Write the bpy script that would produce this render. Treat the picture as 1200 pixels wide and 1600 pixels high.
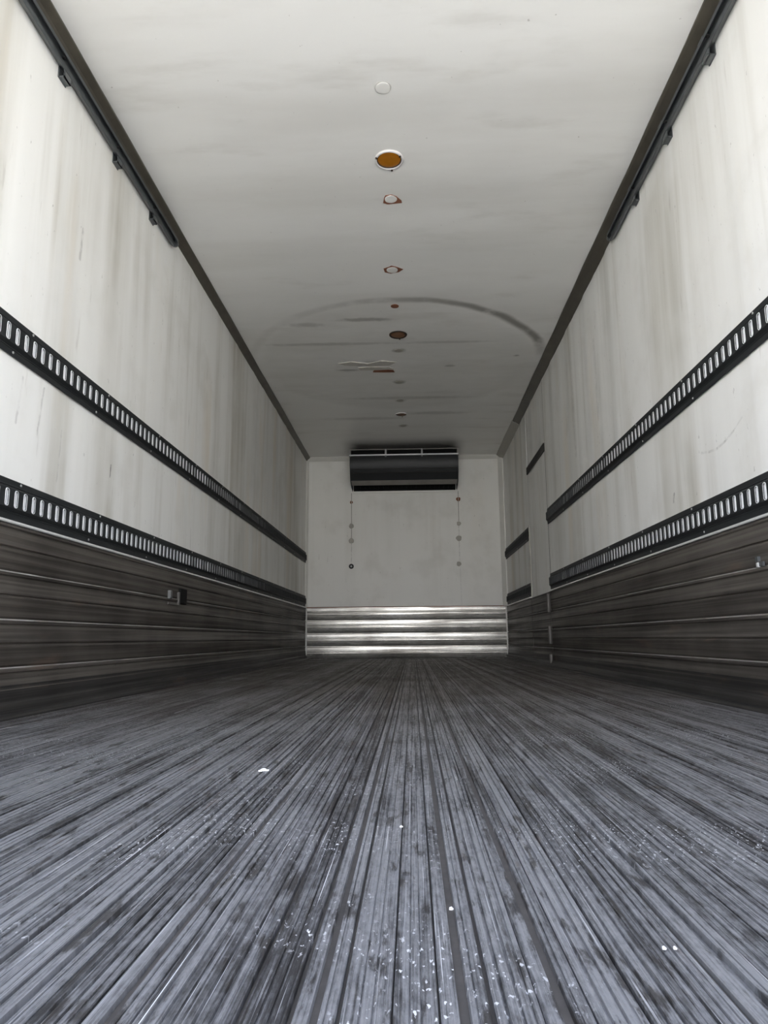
import bpy, math, random
from mathutils import Vector, Matrix

random.seed(7)
for o in list(bpy.data.objects):
    bpy.data.objects.remove(o)
scene = bpy.context.scene
col = scene.collection

# ------------------------------------------------------------------ dimensions
XL, XR = -1.2763, 1.1237          # inner faces of the side walls
H = 2.432                          # ceiling height
D = 8.458                          # bulkhead
Y0 = 0.10                          # rear sill (open doorway, at the camera)
TH = 0.08

# ------------------------------------------------------------------ camera
F, PITCH, YAW, ROLL = 1106.9, 0.17686, 0.03864, -0.00722
cp, sp, cy, sy = math.cos(PITCH), math.sin(PITCH), math.cos(YAW), math.sin(YAW)
rgt = Vector((cy, sy, 0)); fwd = Vector((-sy * cp, cy * cp, sp)); up = rgt.cross(fwd)
cr, sr = math.cos(ROLL), math.sin(ROLL)
r2 = rgt * cr + up * sr; u2 = up * cr - rgt * sr
cam_d = bpy.data.cameras.new('camera')
cam = bpy.data.objects.new('camera', cam_d); col.objects.link(cam)
M3 = Matrix((r2, u2, -fwd)).transposed().to_4x4(); M3.translation = (0, 0, 0.2315)
cam.matrix_world = M3
cam_d.sensor_width = 36.0; cam_d.lens = F / 1600 * 36.0
cam_d.clip_start = 0.02
scene.camera = cam

# ------------------------------------------------------------------ world, sun, exposure
world = bpy.data.worlds.new('world'); scene.world = world
world.use_nodes = True
wn = world.node_tree; wn.nodes.clear()
wo = wn.nodes.new('ShaderNodeOutputWorld'); wb = wn.nodes.new('ShaderNodeBackground')
tc = wn.nodes.new('ShaderNodeTexCoord'); sx = wn.nodes.new('ShaderNodeSeparateXYZ')
rp = wn.nodes.new('ShaderNodeValToRGB')
rp.color_ramp.elements[0].position = 0.0; rp.color_ramp.elements[0].color = (1.0, 0.97, 0.92, 1)
rp.color_ramp.elements[1].position = 1.0; rp.color_ramp.elements[1].color = (0.55, 0.66, 0.92, 1)
e = rp.color_ramp.elements.new(0.35); e.color = (0.76, 0.84, 1.0, 1)
wn.links.new(tc.outputs['Generated'], sx.inputs[0]); wn.links.new(sx.outputs['Z'], rp.inputs[0])
wn.links.new(rp.outputs[0], wb.inputs['Color']); wn.links.new(wb.outputs[0], wo.inputs['Surface'])
wb.inputs['Strength'].default_value = 4.4

sun_d = bpy.data.lights.new('sun', 'SUN'); sun_d.energy = 20.0; sun_d.angle = math.radians(0.6)
sun_d.color = (1.0, 0.95, 0.86)
sun = bpy.data.objects.new('sun', sun_d); col.objects.link(sun)
sun.rotation_euler = Vector((0.62, -0.20, -0.85)).to_track_quat('-Z', 'Y').to_euler()

por_d = bpy.data.lights.new('doorway_portal', 'AREA'); por_d.shape = 'RECTANGLE'
por_d.size = XR - XL; por_d.size_y = H; por_d.cycles.is_portal = True   # guides sky sampling through the doorway
por = bpy.data.objects.new('doorway_portal', por_d); col.objects.link(por)
por.location = ((XL + XR) / 2, Y0 - 0.02, H / 2)
por.rotation_euler = Vector((0, 1, 0)).to_track_quat('-Z', 'Y').to_euler()

vs = scene.view_settings
vs.view_transform = 'Standard'; vs.look = 'None'; vs.gamma = 1.0; vs.use_curve_mapping = False
vs.exposure = 0.66
cyc = scene.cycles
cyc.max_bounces = 14; cyc.diffuse_bounces = 12; cyc.glossy_bounces = 5
cyc.use_adaptive_sampling = True; cyc.adaptive_threshold = 0.025
cyc.caustics_reflective = False; cyc.caustics_refractive = False
cyc.sample_clamp_indirect = 8.0
cyc.use_denoising = True

# ------------------------------------------------------------------ node helpers
class NT:
    def __init__(s, name):
        s.m = bpy.data.materials.new(name); s.m.use_nodes = True
        s.t = s.m.node_tree; s.t.nodes.clear()
        s.out = s.t.nodes.new('ShaderNodeOutputMaterial')
        s.b = s.t.nodes.new('ShaderNodeBsdfPrincipled')
        s.t.links.new(s.b.outputs[0], s.out.inputs[0])
        s.g = s.t.nodes.new('ShaderNodeNewGeometry')
        s.pos = s.g.outputs['Position']
        s._sep = None
    def lk(s, a, b): s.t.links.new(a, b)
    def put(s, v, inp):
        if isinstance(v, (int, float)): inp.default_value = v
        elif isinstance(v, (tuple, list)): inp.default_value = tuple(v) + ((1,) if len(v) == 3 and inp.type == 'RGBA' else ())
        else: s.lk(v, inp)
    def math(s, op, a, b=0.0, c=None, clamp=False):
        n = s.t.nodes.new('ShaderNodeMath'); n.operation = op; n.use_clamp = clamp
        s.put(a, n.inputs[0]); s.put(b, n.inputs[1])
        if c is not None: s.put(c, n.inputs[2])
        return n.outputs[0]
    def vmath(s, op, a, b=(0, 0, 0)):
        n = s.t.nodes.new('ShaderNodeVectorMath'); n.operation = op
        s.put(a, n.inputs[0]); s.put(b, n.inputs[1])
        return n.outputs['Value'] if op in ('DISTANCE', 'LENGTH', 'DOT_PRODUCT') else n.outputs[0]
    def xyz(s):
        if s._sep is None:
            s._sep = s.t.nodes.new('ShaderNodeSeparateXYZ'); s.lk(s.pos, s._sep.inputs[0])
        return s._sep.outputs
    def noise(s, scale, sc=(1, 1, 1), detail=4, rough=0.55, vec=None, dist=0.0, off=None):
        v = s.vmath('MULTIPLY', vec or s.pos, sc)
        if off is not None: v = s.vmath('ADD', v, off)
        n = s.t.nodes.new('ShaderNodeTexNoise'); s.lk(v, n.inputs['Vector'])
        n.inputs['Scale'].default_value = scale; n.inputs['Detail'].default_value = detail
        n.inputs['Roughness'].default_value = rough; n.inputs['Distortion'].default_value = dist
        return n.outputs['Fac']
    def step(s, v, a, b, lo=0.0, hi=1.0):
        n = s.t.nodes.new('ShaderNodeMapRange'); n.interpolation_type = 'SMOOTHSTEP'
        s.put(v, n.inputs['Value']); s.put(a, n.inputs['From Min']); s.put(b, n.inputs['From Max'])
        s.put(lo, n.inputs['To Min']); s.put(hi, n.inputs['To Max'])
        return n.outputs['Result']
    def mix(s, f, a, b, mode='MIX'):
        n = s.t.nodes.new('ShaderNodeMix'); n.data_type = 'RGBA'; n.blend_type = mode
        s.put(f, n.inputs[0]); s.put(a, n.inputs[6]); s.put(b, n.inputs[7])
        return n.outputs[2]
    def rand(s):
        return s.t.nodes.new('ShaderNodeObjectInfo').outputs['Random']
    def bump(s, h, strength=0.3, dist=0.002):
        n = s.t.nodes.new('ShaderNodeBump'); n.inputs['Strength'].default_value = strength
        n.inputs['Distance'].default_value = dist
        s.lk(h, n.inputs['Height']); s.lk(n.outputs[0], s.b.inputs['Normal'])
    def fin(s, colr, rough=0.5, metal=0.0, spec=None):
        s.put(colr, s.b.inputs['Base Color']); s.put(rough, s.b.inputs['Roughness']); s.put(metal, s.b.inputs['Metallic'])
        if spec is not None: s.put(spec, s.b.inputs['Specular IOR Level'])
        return s.m
    def seg(s, p, q, w, axes, wob=None):
        """soft mask of a scratch from p to q (2D, along the two axes)"""
        X = s.xyz(); a, b = X[axes[0]], X[axes[1]]
        if wob is not None: a = s.math('ADD', a, wob)
        dx, dy = q[0] - p[0], q[1] - p[1]; L2 = dx * dx + dy * dy
        ax = s.math('SUBTRACT', a, p[0]); ay = s.math('SUBTRACT', b, p[1])
        t = s.math('DIVIDE', s.math('ADD', s.math('MULTIPLY', ax, dx), s.math('MULTIPLY', ay, dy)), L2, clamp=True)
        ex = s.math('SUBTRACT', ax, s.math('MULTIPLY', t, dx)); ey = s.math('SUBTRACT', ay, s.math('MULTIPLY', t, dy))
        d = s.math('SQRT', s.math('ADD', s.math('MULTIPLY', ex, ex), s.math('MULTIPLY', ey, ey)))
        return s.step(d, w * 0.4, w, 1.0, 0.0)

def plain(name, c, rough=0.5, metal=0.0, var=0.25, scale=14, spec=None):
    n = NT(name)
    f = n.noise(scale, detail=6)
    k = n.math('MULTIPLY', n.math('SUBTRACT', f, 0.5), 2 * var)
    cc = n.mix(n.math('ADD', k, 0.5, clamp=True), tuple(x * (1 - var) for x in c), tuple(min(1, x * (1 + var)) for x in c))
    return n.fin(cc, rough, metal, spec)

# --- white glass-fibre wall lining with run-down dirt streaks
def white_wall(name, axis, scratches=(), base=(0.87, 0.865, 0.84), streak=1.0):
    n = NT(name)
    st = n.noise(2.6, (1, 1, 0.06), detail=5, rough=0.55, dist=0.3)
    st2 = n.noise(7.5, (1, 1, 0.045), detail=4, rough=0.55, off=(3.1, 7.7, 1.2))
    big = n.noise(1.1, detail=4)
    f = n.math('ADD', n.step(st, 0.46, 0.70, 0, 0.70 * streak), n.step(st2, 0.50, 0.74, 0, 0.45 * streak))
    f = n.math('MULTIPLY', f, n.step(big, 0.36, 0.62, 0.30, 1.0), clamp=True)
    c = n.mix(f, base, (0.57, 0.55, 0.49))
    tan = n.noise(2.4, (1, 1, 0.16), detail=6, off=(9, 2, 4))
    c = n.mix(n.step(tan, 0.52, 0.72, 0, 0.42 * streak), c, (0.76, 0.68, 0.56))
    c = n.mix(n.step(n.noise(3.1, detail=6, off=(5, 5, 1)), 0.50, 0.75, 0, 0.30), c, (0.60, 0.58, 0.52))
    fl = n.noise(60, (1, 1, 0.4), detail=2, rough=0.6)
    c = n.mix(n.step(fl, 0.72, 0.77, 0, 0.5), c, (0.30, 0.29, 0.27))
    ru = n.noise(22, (1, 1, 0.14), detail=4, off=(1, 5, 2))
    c = n.mix(n.step(ru, 0.66, 0.75, 0, 0.30), c, (0.38, 0.35, 0.31))
    if scratches:
        wob = n.math('MULTIPLY', n.math('SUBTRACT', n.noise(30, detail=2), 0.5), 0.012)
        brk = n.step(n.noise(26, detail=2, off=(8, 8, 8)), 0.34, 0.56, 0.15, 1.0)
        for (p, q, w, k) in scratches:
            mk = n.seg(p, q, w, ('Y', 'Z') if axis == 'y' else ('X', 'Z'), wob)
            c = n.mix(n.math('MULTIPLY', n.math('MULTIPLY', mk, brk), k), c, (0.16, 0.15, 0.14))
    return n.fin(c, 0.45)

SCR_L = [((2.885, .915), (2.887, .968), .006, .9), ((2.5, 1.70), (2.51, 1.83), .012, .35), ((2.16, .93), (2.18, 1.09), .008, .25),
         ((2.29, .92), (2.31, 1.10), .007, .3), ((2.45, .80), (2.46, .99), .007, .2), ((3.06, 1.29), (3.06, 1.31), .008, .5)]
SCR_R = [((2.70, .928), (2.63, .914), .007, .18), ((2.63, .914), (2.56, .908), .007, .26), ((2.56, .908), (2.49, .916), .007, .28), ((2.49, .916), (2.42, .934), .006, .24), ((2.42, .934), (2.35, .960), .005, .18),
         ((3.02, .80), (3.01, .83), .010, .6), ((4.1, 1.52), (4.11, 2.0), .03, .14), ((4.7, 1.45), (4.72, 2.2), .03, .16)]
M_WL = white_wall('white_lining_left', 'y', SCR_L, streak=1.35)
M_WR = white_wall('white_lining_right', 'y', SCR_R, streak=1.25)
M_WB = white_wall('white_lining_bulkhead', 'x', [((-.722, 1.10), (-.722, 1.98), .006, .35), ((.574, 1.2), (.574, 1.99), .006, .35),
                                                 ((.585, .62), (.574, 1.2), .007, .15)], base=(0.86, 0.85, 0.815), streak=0.35)

# --- ceiling lining: swing mark ring, smudges and a near-black patch in front of the evaporator
def ceiling_mat():
    n = NT('white_lining_ceiling'); X = n.xyz()
    big = n.noise(1.1, (0.5, 2.2, 1), detail=5)
    c = n.mix(n.step(big, 0.42, 0.72, 0, 0.35), (0.86, 0.855, 0.835), (0.63, 0.61, 0.57))
    d = n.vmath('DISTANCE', n.vmath('MULTIPLY', n.pos, (1, 1, 0)), (-0.10, 5.51, 0))
    wob = n.math('MULTIPLY', n.math('SUBTRACT', n.noise(2.5), 0.5), 0.06)
    ring = n.step(n.math('ABSOLUTE', n.math('SUBTRACT', n.math('ADD', d, wob), 1.155)), 0.008, 0.055, 1.0, 0.0)
    front = n.step(X['Y'], 5.45, 5.0, 0, 1)
    side = n.step(X['X'], -1.0, 0.85, 0.12, 0.92)
    brk = n.step(n.noise(6), 0.3, 0.5, 0.5, 1.0)
    c = n.mix(n.math('MULTIPLY', n.math('MULTIPLY', ring, front), n.math('MULTIPLY', side, brk)), c, (0.22, 0.21, 0.19))
    inside = n.step(d, 1.02, 1.16, 0.22, 0.0)
    c = n.mix(n.math('MULTIPLY', inside, n.noise(5, (1, 2.5, 1))), c, (0.35, 0.33, 0.29))
    sm = n.noise(3, (0.6, 2.0, 1), detail=5, off=(2, 8, 0))
    c = n.mix(n.step(sm, 0.54, 0.78, 0, 0.30), c, (0.50, 0.48, 0.43))
    spl = n.math('MULTIPLY', n.math('SUBTRACT', n.noise(16), .5), .9)
    for (px, py, rx, ry, k) in [(-.30, 4.63, .22, .035, .55), (-.72, 4.70, .16, .04, .35), (-.60, 5.03, .55, .035, .35), (.3, 5.03, .4, .03, .3),
                                (-.5, 5.56, .12, .03, .55), (-.28, 5.40, .10, .04, .45), (.33, 5.5, .06, .03, .45), (-.0, 6.28, .7, .05, .3),
                                (.25, 6.75, .35, .06, .3), (-.45, 6.9, .5, .06, .25), (.85, 5.32, .03, .02, .6), (-.077, 5.173, .06, .045, .7),
                                (-.085, 5.866, .065, .05, .7), (-.088, 6.354, .06, .05, .55), (-.069, 7.167, .06, .05, .6)]:
        a = n.math('DIVIDE', n.math('SUBTRACT', X['X'], px), rx); b = n.math('DIVIDE', n.math('SUBTRACT', X['Y'], py), ry)
        r = n.math('SQRT', n.math('ADD', n.math('MULTIPLY', a, a), n.math('MULTIPLY', b, b)))
        r = n.math('ADD', r, spl)
        c = n.mix(n.step(r, 0.3, 1.15, k, 0.0), c, (0.17, 0.16, 0.14))
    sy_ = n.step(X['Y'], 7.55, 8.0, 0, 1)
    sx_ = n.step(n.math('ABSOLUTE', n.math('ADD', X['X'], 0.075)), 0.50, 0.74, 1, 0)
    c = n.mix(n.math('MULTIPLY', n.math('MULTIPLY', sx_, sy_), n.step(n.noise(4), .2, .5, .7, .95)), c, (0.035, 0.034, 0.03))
    fl = n.noise(45, detail=2)
    c = n.mix(n.step(fl, 0.755, 0.79, 0, 0.5), c, (0.32, 0.30, 0.27))
    return n.fin(c, 0.40)
M_CEIL = ceiling_mat()

# --- aluminium floor slats, scuffed along the length
def floor_mat():
    n = NT('worn_floor_aluminium'); X = n.xyz()
    rnd = n.rand()
    cmb = n.t.nodes.new('ShaderNodeCombineXYZ'); n.lk(n.math('MULTIPLY', rnd, 57.0), cmb.inputs[0]); n.lk(n.math('MULTIPLY', rnd, 31.0), cmb.inputs[1])
    off = cmb.outputs[0]
    a = n.noise(1.0, (480, 4.5, 1), detail=6, rough=0.68, off=off)       # fine long scratches
    b = n.noise(1.0, (85, 2.2, 1), detail=5, rough=0.6, off=off)         # worn runs on one slat
    g = n.noise(2.0, detail=6, rough=0.6)                                # traffic patches
    h = n.noise(1.0, (170, 46, 1), detail=5, rough=0.7)                  # pitting
    v = n.math('ADD', n.math('MULTIPLY', a, 0.75), n.math('ADD', n.math('MULTIPLY', b, 0.80), n.math('MULTIPLY', n.math('SUBTRACT', rnd, 0.5), 0.22)))
    v = n.math('ADD', v, n.math('ADD', n.math('MULTIPLY', n.math('SUBTRACT', g, 0.5), 0.55), n.math('MULTIPLY', n.math('SUBTRACT', h, 0.5), 0.55)))
    c = n.mix(n.step(v, 0.54, 1.02), (0.020, 0.019, 0.019), (0.235, 0.235, 0.245))
    blot = n.noise(1.0, (46, 8, 1), detail=6, rough=0.7, off=off)
    c = n.mix(n.step(blot, 0.54, 0.62, 0, 0.80), c, (0.022, 0.019, 0.017))
    rust = n.noise(1.0, (26, 4, 1), detail=5, off=(4, 9, 0))
    c = n.mix(n.step(rust, 0.64, 0.76, 0, 0.55), c, (0.105, 0.062, 0.040))
    patch = n.step(n.noise(4.5, off=(7, 1, 0)), 0.48, 0.62)
    fleck = n.noise(1.0, (230, 110, 1), detail=2, off=off)
    c = n.mix(n.math('MULTIPLY', n.step(fleck, 0.61, 0.67), n.math('MULTIPLY', patch, 0.80)), c, (0.66, 0.66, 0.68))
    scr = n.noise(1.0, (620, 2.6, 1), detail=2, off=off)                 # bright edge-on scratches
    c = n.mix(n.step(scr, 0.66, 0.72, 0, 0.8), c, (0.60, 0.60, 0.62))
    far_tint = n.step(X['Y'], 0.7, 4.0, 0, 0.86)                            # colour mixes to dark brown towards the front end
    c = n.mix(n.math('MULTIPLY', far_tint, n.step(n.noise(3, (2, .5, 1), off=(1, 1, 0)), .3, .6, .55, 1)), c, (0.050, 0.039, 0.030))
    n.bump(n.math('ADD', a, n.math('ADD', n.math('MULTIPLY', blot, 0.8), n.math('MULTIPLY', h, 0.8))), 0.5, 0.0015)
    return n.fin(c, n.step(v, 0.5, 1.0, 0.68, 0.44), n.math('MULTIPLY', n.step(v, 0.5, 1.0, 0.06, 0.50), n.math('SUBTRACT', 1.0, far_tint)), 0.22)
M_FLOOR = floor_mat()
M_GROOVE = plain('floor_groove_dirt', (0.045, 0.040, 0.037), 0.85, 0, 0.5, 60)

# --- extruded aluminium scuff planks
def scuff_mat(name, lo, hi, horiz, metal, rough):
    n = NT(name)
    s1 = (6, 0.35, 40) if horiz == 'y' else (0.8, 6, 34)
    a = n.noise(1.6, s1, detail=6, rough=0.62)
    b = n.noise(2.3, detail=5)
    v = n.math('ADD', n.math('MULTIPLY', a, 0.7), n.math('MULTIPLY', b, 0.5))
    v = n.math('ADD', v, n.math('MULTIPLY', n.math('SUBTRACT', n.rand(), .5), .12))
    c = n.mix(n.step(v, 0.42, 0.80), lo, hi)
    spot = n.noise(18, (1, 1, 1.6) , detail=3)
    c = n.mix(n.step(spot, 0.69, 0.75, 0, 0.7), c, (0.05, 0.04, 0.032))
    rs = n.noise(5, (1, .5, 3), detail=4, off=(4, 4, 4))
    c = n.mix(n.step(rs, 0.60, 0.76, 0, 0.35), c, (0.20, 0.135, 0.10))
    n.bump(a, 0.25, 0.002)
    return n.fin(c, n.step(a, .35, .7, rough + .12, rough - .06), metal, 0.3)
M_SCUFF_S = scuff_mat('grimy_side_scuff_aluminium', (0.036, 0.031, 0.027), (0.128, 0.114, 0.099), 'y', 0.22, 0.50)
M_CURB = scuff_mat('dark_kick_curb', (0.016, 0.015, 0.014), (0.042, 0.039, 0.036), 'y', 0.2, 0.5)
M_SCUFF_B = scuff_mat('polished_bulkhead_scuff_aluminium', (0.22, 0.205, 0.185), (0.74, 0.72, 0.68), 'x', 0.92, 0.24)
M_STRIP = plain('bright_aluminium_strip', (0.82, 0.82, 0.80), 0.35, 0.4, 0.12, 20)
M_BLACK = plain('black_painted_steel', (0.020, 0.022, 0.023), 0.55, 0.0, 0.4, 24, 0.25)
M_RAILDK = plain('rail_slot_shadow_steel', (0.010, 0.010, 0.010), 0.8, 0, 0.3, 14, 0.1)
M_LIP = plain('light_grey_slot_lip', (0.84, 0.85, 0.86), 0.36, 0.25, 0.1, 60)
M_LIP2 = plain('mid_grey_slot_lip', (0.40, 0.41, 0.42), 0.4, 0.35, 0.15, 60)
M_LIP3 = plain('dark_grey_slot_lip', (0.15, 0.155, 0.16), 0.45, 0.3, 0.2, 60)
M_RIVET = plain('bare_rivet', (0.40, 0.40, 0.39), 0.45, 0.4, 0.3, 60)
M_TRACK = plain('dark_steel_track', (0.13, 0.14, 0.145), 0.30, 0.6, 0.45, 10)
M_COVE = plain('dark_olive_cove_trim', (0.085, 0.076, 0.060), 0.45, 0.2, 0.5, 9)
M_PALE = plain('pale_corner_trim', (0.76, 0.75, 0.71), 0.4, 0.1, 0.2, 9)
M_AMBER = plain('amber_lens', (0.37, 0.135, 0.008), 0.28, 0, 0.35, 40)
M_BROWN = plain('dark_amber_lens', (0.17, 0.062, 0.010), 0.4, 0, 0.35, 40)
M_DKGAP = plain('dark_lens_gasket', (0.03, 0.018, 0.012), 0.7, 0, 0.3)
M_RIM = plain('white_lamp_rim', (0.66, 0.64, 0.63), 0.4, 0, 0.08, 30)
M_FOAM = plain('brown_torn_foam', (0.22, 0.085, 0.045), 0.85, 0, 0.35, 60)
M_PLUG = plain('white_filler_plug', (0.80, 0.79, 0.76), 0.5, 0, 0.1, 50)
M_FLAKE = plain('peeled_lining_flake', (0.55, 0.53, 0.49), 0.6, 0, 0.3, 30)
M_GRIM = plain('grimy_plug_edge', (0.50, 0.49, 0.46), 0.7, 0, 0.2, 60)
M_GPLUG = plain('grey_filler_plug', (0.42, 0.40, 0.36), 0.6, 0, 0.3, 60)
M_EVAP = plain('black_evaporator_casing', (0.014, 0.015, 0.016), 0.45, 0.0, 0.5, 6, 0.35)
M_EVAPB = plain('grey_evaporator_underside', (0.26, 0.245, 0.23), 0.5, 0.2, 0.45, 7)
M_SILV = plain('silver_edge_bar', (0.55, 0.55, 0.56), 0.35, 0.6, 0.2, 12)
M_CHIP = plain('pale_debris', (0.55, 0.54, 0.52), 0.7, 0, 0.2, 60)
M_SILV2 = plain('grey_outlet_post', (0.28, 0.28, 0.28), 0.4, 0.4, 0.2, 12)
M_PAPER = plain('white_paper', (0.88, 0.88, 0.88), 0.7, 0, 0.05, 60)
M_GASK = plain('black_rubber_gasket', (0.016, 0.015, 0.014), 0.7, 0, 0.3)
M_GREYB = plain('grey_metal_tab', (0.40, 0.40, 0.38), 0.4, 0.4, 0.25, 40)
M_HINGE = plain('dull_hinge_steel', (0.13, 0.12, 0.11), 0.5, 0.3, 0.3, 30)
M_TABD = plain('dull_grey_tab', (0.17, 0.17, 0.165), 0.45, 0.3, 0.25, 40)
M_CONC = plain('sunlit_concrete', (0.46, 0.45, 0.42), 0.9, 0, 0.2, 1.5)

# ------------------------------------------------------------------ mesh helpers
class MB:
    def __init__(s): s.v = []; s.f = []; s.mi = []
    def add(s, vs_, fs, mi=0):
        o = len(s.v); s.v += [tuple(v) for v in vs_]; s.f += [tuple(i + o for i in f) for f in fs]; s.mi += [mi] * len(fs)
    def box(s, x0, x1, y0, y1, z0, z1, mi=0):
        v = [(x0, y0, z0), (x1, y0, z0), (x1, y1, z0), (x0, y1, z0), (x0, y0, z1), (x1, y0, z1), (x1, y1, z1), (x0, y1, z1)]
        s.add(v, [(0, 3, 2, 1), (4, 5, 6, 7), (0, 1, 5, 4), (1, 2, 6, 5), (2, 3, 7, 6), (3, 0, 4, 7)], mi)
    def extrude(s, prof, a, b, fn, cap=True, closed=True, mi=0):
        """prof: 2D points; fn(p, t) -> 3D"""
        n = len(prof); v = [fn(p, a) for p in prof] + [fn(p, b) for p in prof]
        f = [(i, (i + 1) % n, n + (i + 1) % n, n + i) for i in range(n if closed else n - 1)]
        if cap and closed: f += [tuple(range(n - 1, -1, -1)), tuple(range(n, 2 * n))]
        s.add(v, f, mi)
    def lathe(s, prof, c, axis='z', seg=28, sgn=1, mi=0, wob=0.0):
        """prof: (radius, height) list; revolved about the axis through c"""
        v = []; f = []; n = len(prof)
        ph = random.random() * 6
        for k in range(seg):
            t = 2 * math.pi * k / seg
            w = 1 + wob * (math.sin(3 * t + ph) * .6 + math.sin(5 * t + 2 * ph) * .4)
            for (r, h) in prof:
                a, b = r * w * math.cos(t), r * w * math.sin(t)
                if axis == 'z': v.append((c[0] + a, c[1] + b, c[2] + sgn * h))
                elif axis == 'x': v.append((c[0] + sgn * h, c[1] + a, c[2] + b))
                else: v.append((c[0] + a, c[1] + sgn * h, c[2] + b))
        for k in range(seg):
            for i in range(n - 1):
                q = ((k + 1) % seg)
                f.append((k * n + i, k * n + i + 1, q * n + i + 1, q * n + i))
        f.append(tuple(k * n + n - 1 for k in range(seg)))
        s.add(v, f, mi)
    def mesh(s, name, mats, smooth=False):
        me = bpy.data.meshes.new(name); me.from_pydata(s.v, [], s.f)
        for m in (mats if isinstance(mats, (list, tuple)) else [mats]): me.materials.append(m)
        me.polygons.foreach_set('material_index', s.mi)
        import bmesh as _bm
        b = _bm.new(); b.from_mesh(me); _bm.ops.recalc_face_normals(b, faces=b.faces); b.to_mesh(me); b.free()
        if smooth:
            for p in me.polygons: p.use_smooth = True
            try: me.set_sharp_from_angle(angle=math.radians(40))
            except Exception: pass
        me.update(); return me
    def build(s, name, mats, parent=None, smooth=False, loc=None):
        o = bpy.data.objects.new(name, s.mesh(name, mats, smooth)); col.objects.link(o)
        if parent is not None: o.parent = parent
        if loc: o.location = loc
        return o

def inst(name, me, parent, loc=(0, 0, 0), rot=None, scale=None):
    o = bpy.data.objects.new(name, me); col.objects.link(o); o.parent = parent; o.location = loc
    if rot: o.rotation_euler = rot
    if scale: o.scale = scale
    return o
def struct(o, label=None, cat=None):
    o['kind'] = 'structure'
    if label: o['label'] = label
    if cat: o['category'] = cat
    return o
def tag(o, label, cat, group=None):
    o['label'] = label; o['category'] = cat
    if group: o['group'] = group
    return o
def empty(name, loc):
    o = bpy.data.objects.new(name, None); col.objects.link(o); o.location = loc; o.empty_display_size = .05
    return o

# ================================================================== STRUCTURE
# ground outside, 1.2 m below the load floor
m = MB(); m.box(-40, 40, -60, 30, -1.30, -1.20)
struct(m.build('ground', M_CONC), 'sunlit concrete yard outside the open rear doors', 'ground')

# floor bed and slats
m = MB(); m.box(XL - TH, XR + TH, Y0, D + TH, -0.14, -0.0050)
floor = struct(m.build('floor', M_GROOVE), 'grooved aluminium load floor running the length of the box', 'floor')
PITCHX = 0.0320
def slat_mesh(kind):
    w = 0.0146
    if kind == 0:      # flat with raised edge beads and two fine grooves
        pr = [(-w + .002, -.0073), (-w, -.0073), (-w, -.0006), (-w + .0006, .0006), (-w + .0018, .0006), (-w + .0026, -.0004), (-.0045, -.0004), (-.0042, -.0016), (-.0034, -.0016),
              (-.0031, -.0004), (.0031, -.0004), (.0034, -.0016), (.0042, -.0016), (.0045, -.0004), (w - .0026, -.0004), (w - .0018, .0006), (w - .0006, .0006), (w, -.0006), (w, -.0073)]
    elif kind == 1:    # worn three-rib
        pr = [(-w, -.0073), (-w, -.0008), (-w + .001, 0), (-.0085, 0), (-.0080, -.0022), (-.0062, -.0022), (-.0057, -.0002), (.0010, -.0002), (.0015, -.0022), (.0030, -.0022), (.0035, 0),
              (.0085, 0), (.0088, -.0012), (.0100, -.0012), (.0103, 0), (w - .001, 0), (w, -.0008), (w, -.0073)]
    else:              # double rib with wide dirty channel
        pr = [(-w, -.0073), (-w, -.0008), (-w + .001, .0004), (-.0040, .0002), (-.0034, -.0045), (.0026, -.0045), (.0032, .0002), (.0065, .0002), (.0068, -.0010), (.0076, -.0010), (.0079, .0002), (w - .001, .0004), (w, -.0008), (w, -.0073)]
    b = MB(); b.extrude(pr, Y0, D - .002, lambda p, t: (p[0], t, p[1]))
    return b.mesh('floor_slat', M_FLOOR)
SL = [slat_mesh(k) for k in range(3)]
# the centre slat sits under the camera axis
k0 = int((XL + .055 - 0.0) / PITCHX); k1 = int((XR - .055) / PITCHX)
for k in range(k0, k1 + 1):
    x = k * PITCHX - 0.0015
    kind = 0 if k == 0 else random.choice((0, 1, 1, 1, 2))
    wx = 0.98 if k == 0 else random.choice((.92, .98, 1.02, 1.06, 1.08, 1.08))
    inst('floor_slat', SL[kind], floor, (x + (random.uniform(-.0012, .0012) if k else 0), 0, random.uniform(-.0012, .0006)), (0, random.uniform(-.02, .02), 0), (wx, 1, 1))
# kick curbs along both walls
for sgn, x in ((1, XL), (-1, XR)):
    pr = [(0, -.006), (.062, -.006), (.062, .002), (.054, .010), (.034, .014), (.028, .040), (.018, .047), (.014, .095), (0, .10)]
    b = MB(); b.extrude(pr, Y0, D - .005, lambda p, t, s=sgn, x=x: (x + s * p[0], t, p[1]))
    b.build('kick_curb', M_CURB, floor)

# ceiling: slightly quilted over the roof bows, bulged inside the swing mark
def ceil_z(x, y):
    z = 0.0022 * math.sin(2 * math.pi * (y - .15) / 0.61) * (0.7 + .3 * math.sin(1.7 * x)) + 0.0016 * math.sin(2 * math.pi * y / 1.9 + x)
    d = math.hypot(x + .10, y - 5.51)
    t = max(0.0, min(1.0, (1.17 - d) / .22)); z -= 0.010 * (t * t * (3 - 2 * t)) * (0.4 + 0.6 * max(0, min(1, (x + 1.0) / 1.6)))
    return z
def grid(b, nu, nv, fn, mi=0):
    v = [fn(i / nu, j / nv) for j in range(nv + 1) for i in range(nu + 1)]
    f = [(j * (nu + 1) + i, j * (nu + 1) + i + 1, (j + 1) * (nu + 1) + i + 1, (j + 1) * (nu + 1) + i) for j in range(nv) for i in range(nu)]
    b.add(v, f, mi)
b = MB()
b.box(XL - TH, XR + TH, Y0, D + TH, H + .012, H + TH + .01)
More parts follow.
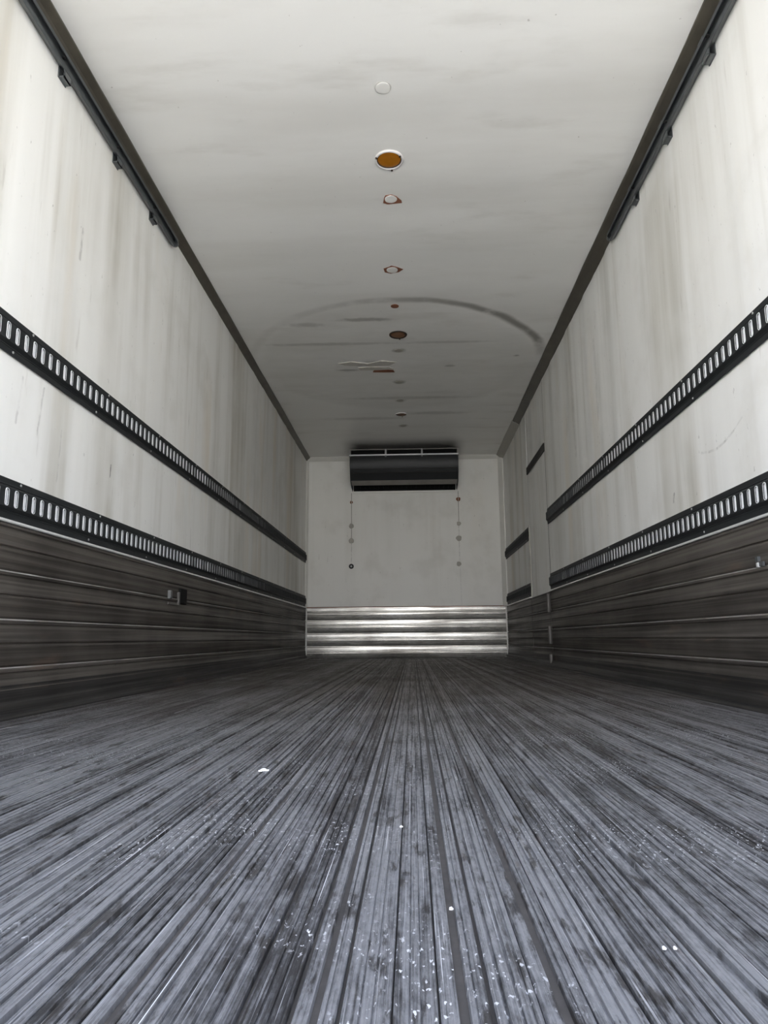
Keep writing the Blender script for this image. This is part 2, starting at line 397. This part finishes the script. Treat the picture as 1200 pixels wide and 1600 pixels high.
grid(b, 36, 190, lambda u, w: (XL - .01 + (XR - XL + .02) * u, Y0 + (D - Y0 + .005) * w, H + ceil_z(XL + (XR - XL) * u, Y0 + (D - Y0) * w)))
ceiling = struct(b.build('ceiling', M_CEIL, smooth=True), 'white ceiling lining with a dark curved swing mark', 'ceiling')

# side walls
def wav(y, z, ph):
    s_ = math.sin
    k = .6 + .4 * s_(z * 1.1 + ph + y * .7)
    return k * (0.0022 * s_(2 * math.pi * y / .53 + ph + .5 * s_(y * 1.9)) + 0.0016 * s_(2 * math.pi * y / .29 + 2 * ph + s_(y * 2.7 + z * .3))) + 0.0006 * s_(2 * math.pi * y / .137 + 3 * ph + z * .4)
def wall_side(name, x, sgn, spans, mat, ph):
    b = MB()
    for (y0, y1, z0, z1) in spans:
        xo = x - sgn * TH
        b.box(min(x - sgn * .006, xo), max(x - sgn * .006, xo), y0, y1, z0, z1)
        nv = max(2, int((y1 - y0) / .035))
        grid(b, 8, nv, lambda u, w: (x + sgn * min(0.004, wav(y0 + (y1 - y0) * w, z0 + (z1 - z0) * u, ph)), y0 + (y1 - y0) * w, z0 + (z1 - z0) * u))
        # returns at the panel edges
        for yy in (y0, y1):
            b.add([(x - sgn * .008, yy, z0), (x + sgn * .001, yy, z0), (x + sgn * .001, yy, z1), (x - sgn * .008, yy, z1)], [(0, 1, 2, 3)])
    return struct(b.build(name, mat, smooth=True))
DY0, DY1, DZ = 5.775, 6.695, 1.80
wl = wall_side('wall_left', XL, 1, [(Y0, D, 0, H + .012)], M_WL, .4)
wl['label'] = 'white left side wall stained with grey vertical streaks'; wl['category'] = 'wall'
wr = wall_side('wall_right', XR, -1, [(Y0, DY0, 0, H + .012), (DY0 + .004, DY1 - .004, DZ + .03, H + .012), (DY1, D, 0, H + .012)], M_WR, 1.9)
wr['label'] = 'white right side wall with a flush side door near the front'; wr['category'] = 'wall'

b = MB(); b.box(XL - TH, XR + TH, D + .004, D + TH, -.02, H + TH)
grid(b, 24, 24, lambda u, w: (XL + (XR - XL) * u, D + .001 * math.sin(u * 17) * math.sin(w * 9), H * w))
wb_ = struct(b.build('wall_back', M_WB, smooth=True), 'pale bulkhead wall at the far end behind the evaporator', 'wall')

# scuff planks -----------------------------------------------------
PH = 0.150
def plank_profile(z0, h=PH):
    # (t out of the wall, z): overlap lip on top, double bead in the middle, shadow groove at the bottom
    return [(0, z0 + .002), (.007, z0 + .002), (.011, z0 + .006), (.013, z0 + .010), (.013, z0 + .056), (.0145, z0 + .061), (.0155, z0 + .065), (.0145, z0 + .069), (.0085, z0 + .0720),
            (.0085, z0 + .0750), (.0145, z0 + .078), (.0155, z0 + .082), (.0145, z0 + .086), (.013, z0 + .089), (.012, z0 + h - .018), (.017, z0 + h - .013), (.017, z0 + h - .006), (.006, z0 + h - .003), (0, z0 + h - .003)]
def planks(parent, fn, a, b_, mat, z_list):
    for z in z_list:
        b = MB(); b.extrude(plank_profile(z), a, b_, fn); b.build('scuff_plank', mat, parent, smooth=True)
ZL = [0.0, .15, .30, .45]
fl_ = lambda p, t: (XL + p[0], t, p[1])
fr_ = lambda p, t: (XR - p[0], t, p[1])
fb_ = lambda p, t: (t, D - p[0], p[1])
planks(wl, fl_, Y0, D - .03, M_SCUFF_S, ZL)
planks(wr, fr_, Y0, DY0 - .004, M_SCUFF_S, ZL)
planks(wr, fr_, DY1 + .004, D - .03, M_SCUFF_S, ZL)
planks(wb_, fb_, XL + .028, XR - .028, M_SCUFF_B, ZL)
# bright capping strip on top of the side scuff planks
for par, fn, spans in ((wl, fl_, [(Y0, D - .03)]), (wr, fr_, [(Y0, DY0 - .004), (DY1 + .004, D - .03)])):
    for (a, c) in spans:
        b = MB(); b.extrude([(0, .599), (.020, .597), (.022, .600), (.020, .607), (.004, .609), (0, .609)], a, c, fn)
        b.build('capping_strip', M_STRIP, par)
b = MB(); b.extrude([(0, .598), (.018, .596), (.018, .603), (0, .606)], XL + .02, XR - .02, fb_); b.build('capping_strip', M_FOAM, wb_)

# side door --------------------------------------------------------
door = empty('door_1', (XR, (DY0 + DY1) / 2, 0)); struct(door, 'flush white side door with black header gasket in the right wall', 'door')
def W2(o, base):   # shift a mesh built in world coordinates so that it sits right under its empty
    for v in o.data.vertices: v.co -= Vector(base)
dl = (XR, (DY0 + DY1) / 2, 0)
b = MB(); b.box(XR - .001, XR + .07, DY0 + .012, DY1 - .012, .02, DZ - .022)
o = b.build('door_leaf', M_WR, door); W2(o, dl)
for z in ZL:
    b = MB(); b.extrude([(p[0] - .001, p[1]) for p in plank_profile(max(z, .0))], DY0 + .020, DY1 - .014, fr_)
    o = b.build('scuff_plank', M_SCUFF_S, door, smooth=True); W2(o, dl)
b = MB(); b.box(XR - .012, XR + .05, DY0 + .004, DY1 - .02, DZ - .034, DZ + .032)
o = b.build('header_gasket', M_GASK, door); W2(o, dl)
b = MB()
b.box(XR - .002, XR + .05, DY0 + .001, DY0 + .013, .0, H)
b.box(XR + .0, XR + .05, DY1 - .012, DY1 - .001, .0, DZ + .03)
o = b.build('jamb_gasket', M_GASK, door); W2(o, dl)
b = MB(); b.box(XR - .012, XR, DY1 - .008, DY1 + .006, .60, 1.28)
o = b.build('jamb_edge', M_GPLUG, door); W2(o, dl)
def hinge(z0, z1, y):
    b = MB(); b.lathe([(0.0, 0), (.014, 0), (.016, .006), (.016, (z1 - z0) - .006), (.013, z1 - z0), (.0, z1 - z0)], (XR - .028, y, z0), 'z', 12)
    b.box(XR - .026, XR - .008, y - .006, y + .05, z0 + .01, z1 - .01)
    o = b.build('hinge', M_HINGE, door, smooth=True); W2(o, dl)
hinge(.43, .58, DY0 + .012); hinge(.18, .32, DY0 + .010); hinge(.03, .10, DY0 + .008)

# coves and corner trims --------------------------------------------
def cove(name, x, sgn, y0, y1, wx, wz, mat, label):
    pr = [(0, H + .006), (wx, H + .006), (wx, H - .008), (wx - .008, H - .014), (wx * .45, H - wz * .62), (.010, H - wz + .004), (.006, H - wz), (0, H - wz)]
    b = MB(); b.extrude(pr, y0, y1, lambda p, t: (x + sgn * p[0], t, p[1]))
    return struct(b.build(name, mat), label, 'trim')
cove('trim_1', XL, 1, Y0, D, .046, .040, M_COVE, 'dark cove strip between left wall and ceiling')
cove('trim_2', XR, -1, Y0, 7.05, .068, .045, M_COVE, 'dark cove strip between right wall and ceiling')
cove('trim_3', XR, -1, 7.052, D, .075, .055, M_GPLUG, 'paler grey cove strip at the far end of the right wall')
b = MB(); b.extrude([(0, H + .006), (.045, H + .006), (.045, H - .006), (.012, H - .045), (0, H - .045)], XL, XR, lambda p, t: (t, D - p[0], p[1]))
struct(b.build('trim_4', M_PALE), 'pale strip along the top of the bulkhead', 'trim')
b = MB(); b.extrude([(0, 0), (.050, 0), (.050, .010), (.010, .050), (0, .050)], .60, H - .04, lambda p, t: (XR - p[0] * 1.15, D - p[1] * 1.15, t))
struct(b.build('trim_5', M_PALE), 'pale vertical corner strip right of the bulkhead', 'trim')
b = MB(); b.extrude([(0, 0), (.030, 0), (.030, .008), (.008, .030), (0, .030)], .60, H - .04, lambda p, t: (XL + p[0], D - p[1], t))
struct(b.build('trim_6', M_PALE), 'thin pale vertical corner strip left of the bulkhead', 'trim')

# bulkhead filler plugs ----------------------------------------------
for (x, z, r, mt) in [(-.724, 1.577, .030, M_GPLUG), (-.724, 1.397, .032, M_GPLUG), (-.724, 1.869, .018, M_BROWN), (.575, 1.889, .026, M_FOAM), (.575, 1.590, .026, M_GPLUG), (.570, 1.411, .034, M_GPLUG), (.563, 1.103, .028, M_GPLUG)]:
    b = MB(); b.lathe([(r, 0), (r, .003), (r * .85, .005), (r * .4, .004), (.001, .004)], (x, D, z), 'y', 18, -1, wob=.10); b.build('filler_plug', mt, wb_)
b = MB(); b.lathe([(.030, 0), (.030, .006), (.022, .008), (.013, .007)], (-.724, D, 1.087), 'y', 18, -1); o = b.build('drain_ring', M_GASK, wb_)
b = MB(); b.lathe([(.012, 0), (.012, .008), (.001, .009)], (-.724, D, 1.087), 'y', 12, -1); b.build('drain_pin', M_RIVET, o)
for (x, z0, z1) in [(-.722, 1.43, 1.98), (.575, 1.62, 1.99)]:
    b = MB(); b.box(x - .004, x + .004, D - .006, D, z0, z1); b.build('thin_cable', M_GPLUG, wb_)

# ceiling plugs and damage -------------------------------------------
def cplug(x, y, r, mt, torn=None, h=.004, label=None):
    z = H + ceil_z(x, y)
    if torn:
        pts = torn; b = MB(); n = len(pts)
        v = [(x + p[0], y + p[1], z + .002) for p in pts] + [(x + p[0], y + p[1], z - .0025) for p in pts]
        b.add(v, [tuple(range(n, 2 * n))] + [(i, (i + 1) % n, n + (i + 1) % n, n + i) for i in range(n)])
        t = b.build('torn_edge', M_FOAM, ceiling)
    b = MB(); b.lathe([(r, -.004), (r, h - .001), (r * .9, h), (r * .5, h * .8), (.001, h * .9)], (x, y, z), 'z', 22, -1, wob=.03)
    o = b.build('ceiling_plug', mt, ceiling, smooth=True)
    if label: o['label'] = label
cplug(-.090, 2.525, .034, M_GRIM, h=.002)
cplug(-.090, 2.525, .030, M_PLUG, h=.005, label='round white plug nearest the open end')
cplug(-.080, 3.262, .031, M_PLUG, [(-.040, .032), (-.018, .044), (.056, .036), (.054, .018), (.028, -.020), (.004, -.036), (-.026, -.030), (-.034, -.010)], h=.005)
cplug(-.093, 3.970, .034, M_PLUG, [(-.052, -.016), (-.046, .026), (-.01, .044), (.040, .028), (.066, -.002), (.030, -.030), (-.004, -.048), (-.02, -.034)], h=.005)
cplug(-.089, 4.443, .027, M_FOAM, h=.003, label='small brown hole filled with foam')
for (x, y, r) in [(-.077, 5.173, .032), (-.085, 5.866, .034), (-.088, 6.354, .030), (-.069, 7.167, .030)]: cplug(x, y, r, M_GPLUG, h=.004)
def flake(pts, mt, drop):
    b = MB(); n = len(pts); cx = sum(p[0] for p in pts) / n; cy_ = sum(p[1] for p in pts) / n
    z = H + ceil_z(cx, cy_)
    v = [(p[0], p[1], z + .004) for p in pts] + [(p[0], p[1], z - drop * (1 if i % 2 else .5) - .001) for i, p in enumerate(pts)]
    b.add(v, [tuple(range(n, 2 * n))] + [(i, (i + 1) % n, n + (i + 1) % n, n + i) for i in range(n)])
    b.build('peeled_flake', mt, ceiling)
flake([(-.57, 5.40), (-.46, 5.37), (-.33, 5.42), (-.22, 5.36), (-.10, 5.40), (-.16, 5.46), (-.35, 5.47), (-.52, 5.44)], M_FLAKE, .005)
flake([(-.42, 5.50), (-.30, 5.48), (-.16, 5.50), (-.12, 5.54), (-.26, 5.56), (-.40, 5.55)], M_FLAKE, .006)
flake([(-.29, 5.565), (-.20, 5.555), (-.13, 5.57), (-.12, 5.61), (-.22, 5.615), (-.30, 5.60)], M_FOAM, .006)

# ================================================================== THINGS
# ceiling lamps
def lamp(x, y, R, lens, rim_c, label, shift=0.0):
    z = H + min(ceil_z(x, y - R), ceil_z(x, y + R), ceil_z(x, y)) - .001
    e_ = empty('ceiling_lamp', (x, y, z)); tag(e_, label, 'lamp', 'round ceiling lamps')
    if rim_c:
        b = MB(); b.lathe([(R * .84, -.01), (R * .84, .003), (R * .88, .006), (R * .96, .005), (R, .001), (R, -.004)], (shift, 0, 0), 'z', 36, -1)
        b.f.pop(); b.mi.pop(); b.build('rim', rim_c, e_, smooth=True)
    b = MB(); b.lathe([(R * .86, -.004), (R * .86, .002), (R * .80, .003), (R * .76, .001)], (0, 0, 0), 'z', 32, -1); b.build('gasket_ring', M_DKGAP, e_)
    b = MB(); b.lathe([(R * .78, -.004), (R * .78, .0025), (R * .70, .0045), (R * .45, .0035), (.001, .0025)], (0, -.004, 0), 'z', 32, -1); b.build('lens', lens, e_, smooth=True)
    for (t, rr) in ((-2.75, .92), (-.55, .88), (1.4, .97)):
        b = MB(); b.lathe([(.005, 0), (.005, .010), (.001, .011)], (R * rr * math.cos(t), R * rr * math.sin(t), 0), 'z', 8, -1); b.build('clip_screw', M_DKGAP, e_)
lamp(-.079, 2.963, .068, M_AMBER, M_RIM, 'amber round ceiling lamp in a white rim nearest the open end')
lamp(-.076, 4.881, .066, M_BROWN, M_DKGAP, 'dark amber round ceiling lamp without a white rim, inside the swing mark')
lamp(-.083, 6.778, .058, M_BROWN, M_RIM, 'small dark ceiling lamp with bright rim edge nearest the evaporator')

# cargo rails -------------------------------------------------------
SP = 0.0523
def slot_mesh(sgn, lip):
    def rr(hw, hh, r, n=4):
        pts = []
        for (cx, cz, a0) in ((hw - r, hh - r, 0), (-hw + r, hh - r, 90), (-hw + r, -hh + r, 180), (hw - r, -hh + r, 270)):
            for k in range(n + 1):
                a = math.radians(a0 + 90 * k / n); pts.append((cx + r * math.cos(a), cz + r * math.sin(a)))
        return pts
    rings = [(rr(.0118, .0292, .0090), -.0005), (rr(.0110, .0284, .0085), .0012), (rr(.0092, .0268, .0078), .0022), (rr(.0080, .0258, .0070), .0016),
             (rr(.0074, .0252, .0066), -.0010), (rr(.0070, .0250, .0064), -.0062), (rr(.0070, .0250, .0064), -.0112)]
    mats_ = (1, 0, 0, 1, 0, 2)
    n = len(rings[0][0]); b = MB(); v = []
    for pts, t in rings: v += [(sgn * t, p[0], p[1]) for p in pts]
    b.v = v
    for k in range(len(rings) - 1):
        for i in range(n):
            b.f.append((k * n + i, k * n + (i + 1) % n, (k + 1) * n + (i + 1) % n, (k + 1) * n + i)); b.mi.append(mats_[k])
    return b.mesh('slot', [lip, M_BLACK, M_RAILDK], smooth=True)
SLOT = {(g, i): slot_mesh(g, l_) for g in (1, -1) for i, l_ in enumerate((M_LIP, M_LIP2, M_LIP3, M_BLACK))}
def cargo_rail(x, sgn, y0, y1, z0, label, ys=1.30, phase=0.0, htot=.127):
    e_ = empty('cargo_rail', (x, y0, z0)); tag(e_, label, 'cargo rail', 'slotted cargo rails on the side walls')
    L = y1 - y0; ft = .016; za, zb = .034, .094
    b = MB()
    fn = lambda p, t: (sgn * p[0], t, p[1])
    b.extrude([(0.0005, 0), (.004, 0), (.005, .003), (.005, .019), (.0072, .0205), (.0072, .0235), (.005, .025), (ft, za), (.0005, za)], 0, L, fn)
    b.extrude([(0.0005, zb), (ft, zb), (.005, zb + .009), (.0072, zb + .0105), (.0072, zb + .0135), (.005, zb + .015), (.005, htot - .003), (.004, htot), (.0005, htot)], 0, L, fn)
    # face between slots
    hw, hh, zc = .0105, .0265, (za + zb) / 2
    def q(a, c, z1, z2, t=ft):
        b.add([(sgn * t, a, z1), (sgn * t, c, z1), (sgn * t, c, z2), (sgn * t, a, z2)], [(0, 1, 2, 3)])
    slots = []; y = max(ys, y0 + .06) + phase
    while y < y1 - .05:
        slots.append(y - y0); y += SP
    q(0, L, za, zc - hh); q(0, L, zc + hh, zb)
    prev = 0
    for s_ in slots: q(prev, s_ - hw, zc - hh, zc + hh); prev = s_ + hw
    q(prev, L, zc - hh, zc + hh)
    b.build('rail_body', M_BLACK, e_)
    b = MB(); b.box(min(sgn * .0006, sgn * .0045), max(sgn * .0006, sgn * .0045), .002, L - .002, za - .01, zb + .01); b.build('back_plate', M_RAILDK, e_)
    for s_ in slots:      # slot lips get darker materials towards the bulkhead
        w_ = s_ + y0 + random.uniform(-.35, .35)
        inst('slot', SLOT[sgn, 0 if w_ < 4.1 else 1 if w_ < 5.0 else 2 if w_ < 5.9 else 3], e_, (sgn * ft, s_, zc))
    b = MB(); yy = .15; i = 0
    while yy < L - .05:
        if yy + y0 > 1.2:
            b.lathe([(.0045, 0), (.0045, .002), (.002, .0032)], (sgn * .005, yy + random.uniform(-.01, .01), .011), 'x', 8, sgn)
            b.lathe([(.0045, 0), (.0045, .002), (.002, .0032)], (sgn * .005, yy + .1 + random.uniform(-.01, .01), htot - .009), 'x', 8, sgn)
        yy += .61
    if b.v:
        o = b.build('rivets', M_RIVET, e_); o['kind'] = 'stuff'
cargo_rail(XL + .0035, 1, Y0 + .02, D - .035, 1.131, 'long black slotted cargo rail, upper one on the left wall', phase=.012)
cargo_rail(XL + .0035, 1, Y0 + .02, D - .035, .6115, 'long black slotted cargo rail just above the scuff planks of the left wall', phase=.03)
cargo_rail(XR - .0035, -1, Y0 + .02, DY0 - .006, 1.143, 'black slotted cargo rail, upper one on the right wall ending at the side door')
cargo_rail(XR - .0035, -1, Y0 + .02, DY0 - .006, .6115, 'black slotted cargo rail just above the right scuff planks, ending at the side door', phase=.02)
cargo_rail(XR - .0035, -1, DY1 + .014, D - .055, 1.143, 'short black cargo rail between side door and bulkhead, upper one')
cargo_rail(XR - .0035, -1, DY1 + .014, D - .055, .6115, 'short black cargo rail between side door and bulkhead, lower one')

# overhead tracks ----------------------------------------------------
def track(x, sgn, y0, y1, brackets, label, slope, zt=2.325):
    e_ = empty('overhead_track', (x, y0, zt)); tag(e_, label, 'track', 'overhead tracks along the ceiling edges')
    L = y1 - y0
    # C-section turned 45 degrees, mouth facing into the box
    raw = [(.0, -.021), (.024, -.021), (.026, -.019), (.026, -.008), (.0225, -.008), (.0225, -.017), (.004, -.017), (.004, .017), (.0225, .017), (.0225, .012), (.026, .012), (.026, .021), (0, .021)]
    a = math.radians(-32)
    pr = [(p[0] * math.cos(a) - p[1] * math.sin(a), p[0] * math.sin(a) + p[1] * math.cos(a)) for p in raw]
    off = .014
    b = MB(); b.extrude(pr, 0, L, lambda p, t: (sgn * (off + p[0]), t, p[1] + slope * t)); b.build('channel', M_TRACK, e_)
    ctr = (off + .012 * math.cos(a), .014 * math.sin(a))
    b = MB(); b.lathe([(.020, 0), (.021, .006), (.017, .024), (.009, .034), (.001, .037)], (sgn * ctr[0], L - .002, ctr[1] + slope * L), 'y', 16, 1); b.build('end_stop', M_TRACK, e_, smooth=True)
    for yb in brackets:
        t = yb - y0; z = slope * t
        b = MB()
        b.box(min(0, sgn * .004), max(0, sgn * .004), t - .028, t + .028, z - .062, z + .05)        # wall plate
        b.box(min(0, sgn * .040), max(0, sgn * .024), t - .022, t + .022, z + .018, z + .023)       # arm
        b.box(min(sgn * .004, sgn * .030), max(sgn * .004, sgn * .024), t - .024, t + .024, z - .060, z - .055)
        b.box(min(sgn * .020, sgn * .024), max(sgn * .020, sgn * .024), t - .024, t + .024, z - .060, z - .012)
        o = b.build('bracket', M_TRACK, e_)
        b = MB(); b.lathe([(.007, 0), (.007, .006), (.002, .007)], (sgn * (ctr[0] + .02), t - .07, z - .022), 'z', 8, -1); b.build('bolt', M_RAILDK, o)
track(XL, 1, Y0 + .02, 3.45, [1.45, 2.262, 2.742, 3.175], 'dark steel overhead track along the left ceiling edge', .006)
track(XR, -1, Y0 + .02, 3.55, [1.45, 2.30, 2.73, 3.17], 'dark steel overhead track along the right ceiling edge', .006, 2.348)

# evaporator unit ----------------------------------------------------
ex0, ex1, ey = -.712, .562, 8.07
ev = empty('evaporator_unit', ((ex0 + ex1) / 2, D, 2.0)); tag(ev, 'black evaporator cooling unit hung on the bulkhead under the ceiling', 'cooling unit')
eb = ((ex0 + ex1) / 2, D, 2.0)
def evp(name, b, mat, par=ev, smooth=False):
    o = b.build(name, mat, par, smooth); W2(o, eb); return o
fx = lambda p, t: (t, p[0], p[1])
# casing: curved front panel (closed shell)
front = []
for k in range(9):
    t = k / 8; front.append((ey + .012 - .016 * math.sin(math.pi * min(1, t * 1.1)) + .075 * t ** 1.6, 2.350 - .280 * t))
back = [(p[0] + .016, p[1]) for p in reversed(front)]
b = MB(); b.extrude(front + back, ex0 + .006, ex1 - .006, fx); evp('front_panel', b, M_EVAP, smooth=True)
# ribs pressed into the front panel
for zc_, th in ((2.155, .010), (2.195, .006)):
    b = MB(); t = (2.350 - zc_) / .280; yy = ey + .012 - .016 * math.sin(math.pi * min(1, t * 1.1)) + .075 * t ** 1.6
    b.extrude([(yy + .006, zc_ - th), (yy - .004, zc_ - th * .5), (yy - .004, zc_ + th * .5), (yy + .006, zc_ + th)], ex0 + .03, ex1 - .03, fx); evp('panel_rib', b, M_GASK)
# sloping underside
b = MB(); b.extrude([(ey + .086, 2.068), (ey + .20, 2.036), (ey + .20, 2.050), (ey + .092, 2.082)], ex0 + .012, ex1 - .012, fx); evp('underside_panel', b, M_EVAPB)
# return-air opening
b = MB(); b.box(ex0 + .02, ex1 - .02, ey + .20, D - .03, 2.07, 2.085); b.box(ex0 + .02, ex1 - .02, D - .032, D - .022, 2.00, 2.085); op = evp('return_air_opening', b, M_RAILDK)
for k in range(22):
    xx = ex0 + .05 + k * (ex1 - ex0 - .1) / 21
    b = MB(); b.box(xx - .002, xx + .002, ey + .20, D - .03, 2.025, 2.030); evp('grille_bar', b, M_RAILDK)
b = MB(); b.box(ex0 + .005, ex1 - .005, D - .022, D, 1.975, 2.015); evp('wall_flange', b, M_PALE)
# side cheeks
for xa, xb in ((ex0, ex0 + .008), (ex1 - .008, ex1)):
    pr = [(ey, 2.428), (ey, 2.352)] + [(p[0] - .002, p[1]) for p in front] + [(ey + .20, 2.030), (D - .02, 2.01), (D, 2.0), (D, 2.428)]
    b = MB(); b.extrude(pr, xa, xb, fx); evp('side_cheek', b, M_EVAP)
# outlet bays at the top: dark plenum, top rail, silver bar, posts
b = MB(); b.box(ex0 + .008, ex1 - .008, ey + .06, ey + .08, 2.33, 2.426); evp('outlet_plenum', b, M_RAILDK)
b = MB(); b.box(ex0, ex1, ey - .004, ey + .010, 2.418, 2.428); evp('top_rail', b, M_EVAPB)
b = MB(); b.extrude([(ey - .012, 2.348), (ey - .012, 2.362), (ey + .004, 2.366), (ey + .016, 2.360), (ey + .016, 2.348)], ex0 - .002, ex1 + .002, fx); evp('edge_bar', b, M_SILV)
for fr in (1 / 3, 2 / 3):
    xx = ex0 + (ex1 - ex0) * fr
    b = MB(); b.box(xx - .010, xx + .010, ey - .008, ey + .02, 2.335, 2.426); evp('outlet_post', b, M_SILV2)
for xx in (ex0 + .004, ex1 - .004):
    b = MB(); b.box(xx - .010, xx + .010, ey - .010, ey + .02, 2.340, 2.426); evp('corner_bracket', b, M_EVAPB)

# small brackets on the scuff planks ----------------------------------
e_ = empty('tie_bracket', (XL + .013, 3.836, .466)); tag(e_, 'flat block painted black for a shaded hollow, with a grey tab on the left scuff planks', 'bracket')
b = MB(); b.extrude([(0, -.042), (.010, -.042), (.013, -.038), (.013, .038), (.010, .042), (0, .042)], -.030, .075, lambda p, t: (p[0], t, p[1])); b.build('hollow_shade_plate', M_RAILDK, e_)  # flat black plate, the shade of a hollow put into its colour
b = MB(); b.box(0, .006, -.20, -.012, -.052, -.040); b.box(0, .010, -.050, -.030, -.046, .020); b.build('mount_plate', M_HINGE, e_)
b = MB(); b.extrude([(0, -.022), (.012, -.022), (.015, -.018), (.015, .016), (.011, .021), (0, .021)], -.200, -.172, lambda p, t: (p[0], t, p[1])); b.build('tab', M_TABD, e_)
e_ = empty('tie_bracket', (XR - .013, 2.30, .455)); tag(e_, 'small pale metal tab on the right scuff planks at the picture edge', 'bracket')
b = MB(); b.extrude([(0, -.008), (.006, -.008), (.008, -.006), (.008, .006), (.006, .008), (0, .008)], -.002, .010, lambda p, t: (-p[0], t, p[1])); b.build('tab', M_STRIP, e_)
b = MB(); b.box(-.006, 0, -.030, -.004, -.006, .008); b.box(-.010, 0, -.006, .010, .010, .026); b.build('holder', M_TRACK, e_)

# paper scraps on the floor --------------------------------------------
def scrap(name, x, y, pts, label, mat, hgt=.003):
    b = MB(); n = len(pts)
    top = [(p[0], p[1], hgt * (0.5 + .5 * math.sin(i * 2.3)) + .0012) for i, p in enumerate(pts)]
    bot = [(p[0], p[1], 0.0004) for p in pts]
    b.add(bot + top, [tuple(range(n - 1, -1, -1)), tuple(range(n, 2 * n))] + [(i, (i + 1) % n, n + (i + 1) % n, n + i) for i in range(n)])
    o = b.build(name, mat, None, loc=(x, y, 0)); tag(o, label, 'litter')
scrap('paper_scrap', -.270, 1.317, [(p[0] * .62, p[1] * .8) for p in [(-.012, -.008), (-.002, -.008), (.003, .000), (.008, -.004), (.016, .002), (.010, .004), (.004, .004), (.003, .020), (-.002, .020), (-.004, .004), (-.012, .000)]], 'torn white paper scrap lying on the floor left of centre', M_PAPER)
def fpt(px, py):
    d = r2 * ((px - 600) / F) + u2 * (-(py - 800) / F) + fwd; t = -.2315 / d.z
    return d.x * t, d.y * t
for i, (px, py, s_, lab) in enumerate([(1038, 1484, .0016, 'left one of two tiny white crumbs on the right of the floor'), (1055, 1484, .0014, 'right one of two tiny white crumbs on the right of the floor'),
                                       (705, 1422, .0018, 'tiny pale curl of debris right of the centre floor slat'), (627, 1293, .0020, 'tiny pale chip on the floor near the centre slat')]):
    x, y = fpt(px, py)
    scrap('debris_chip', x, y, [(-s_, -s_ * .6), (s_ * .4, -s_), (s_ * 1.2, 0), (s_ * .3, s_ * 1.3), (-s_ * .8, s_ * .7)], lab, M_CHIP, .0012)
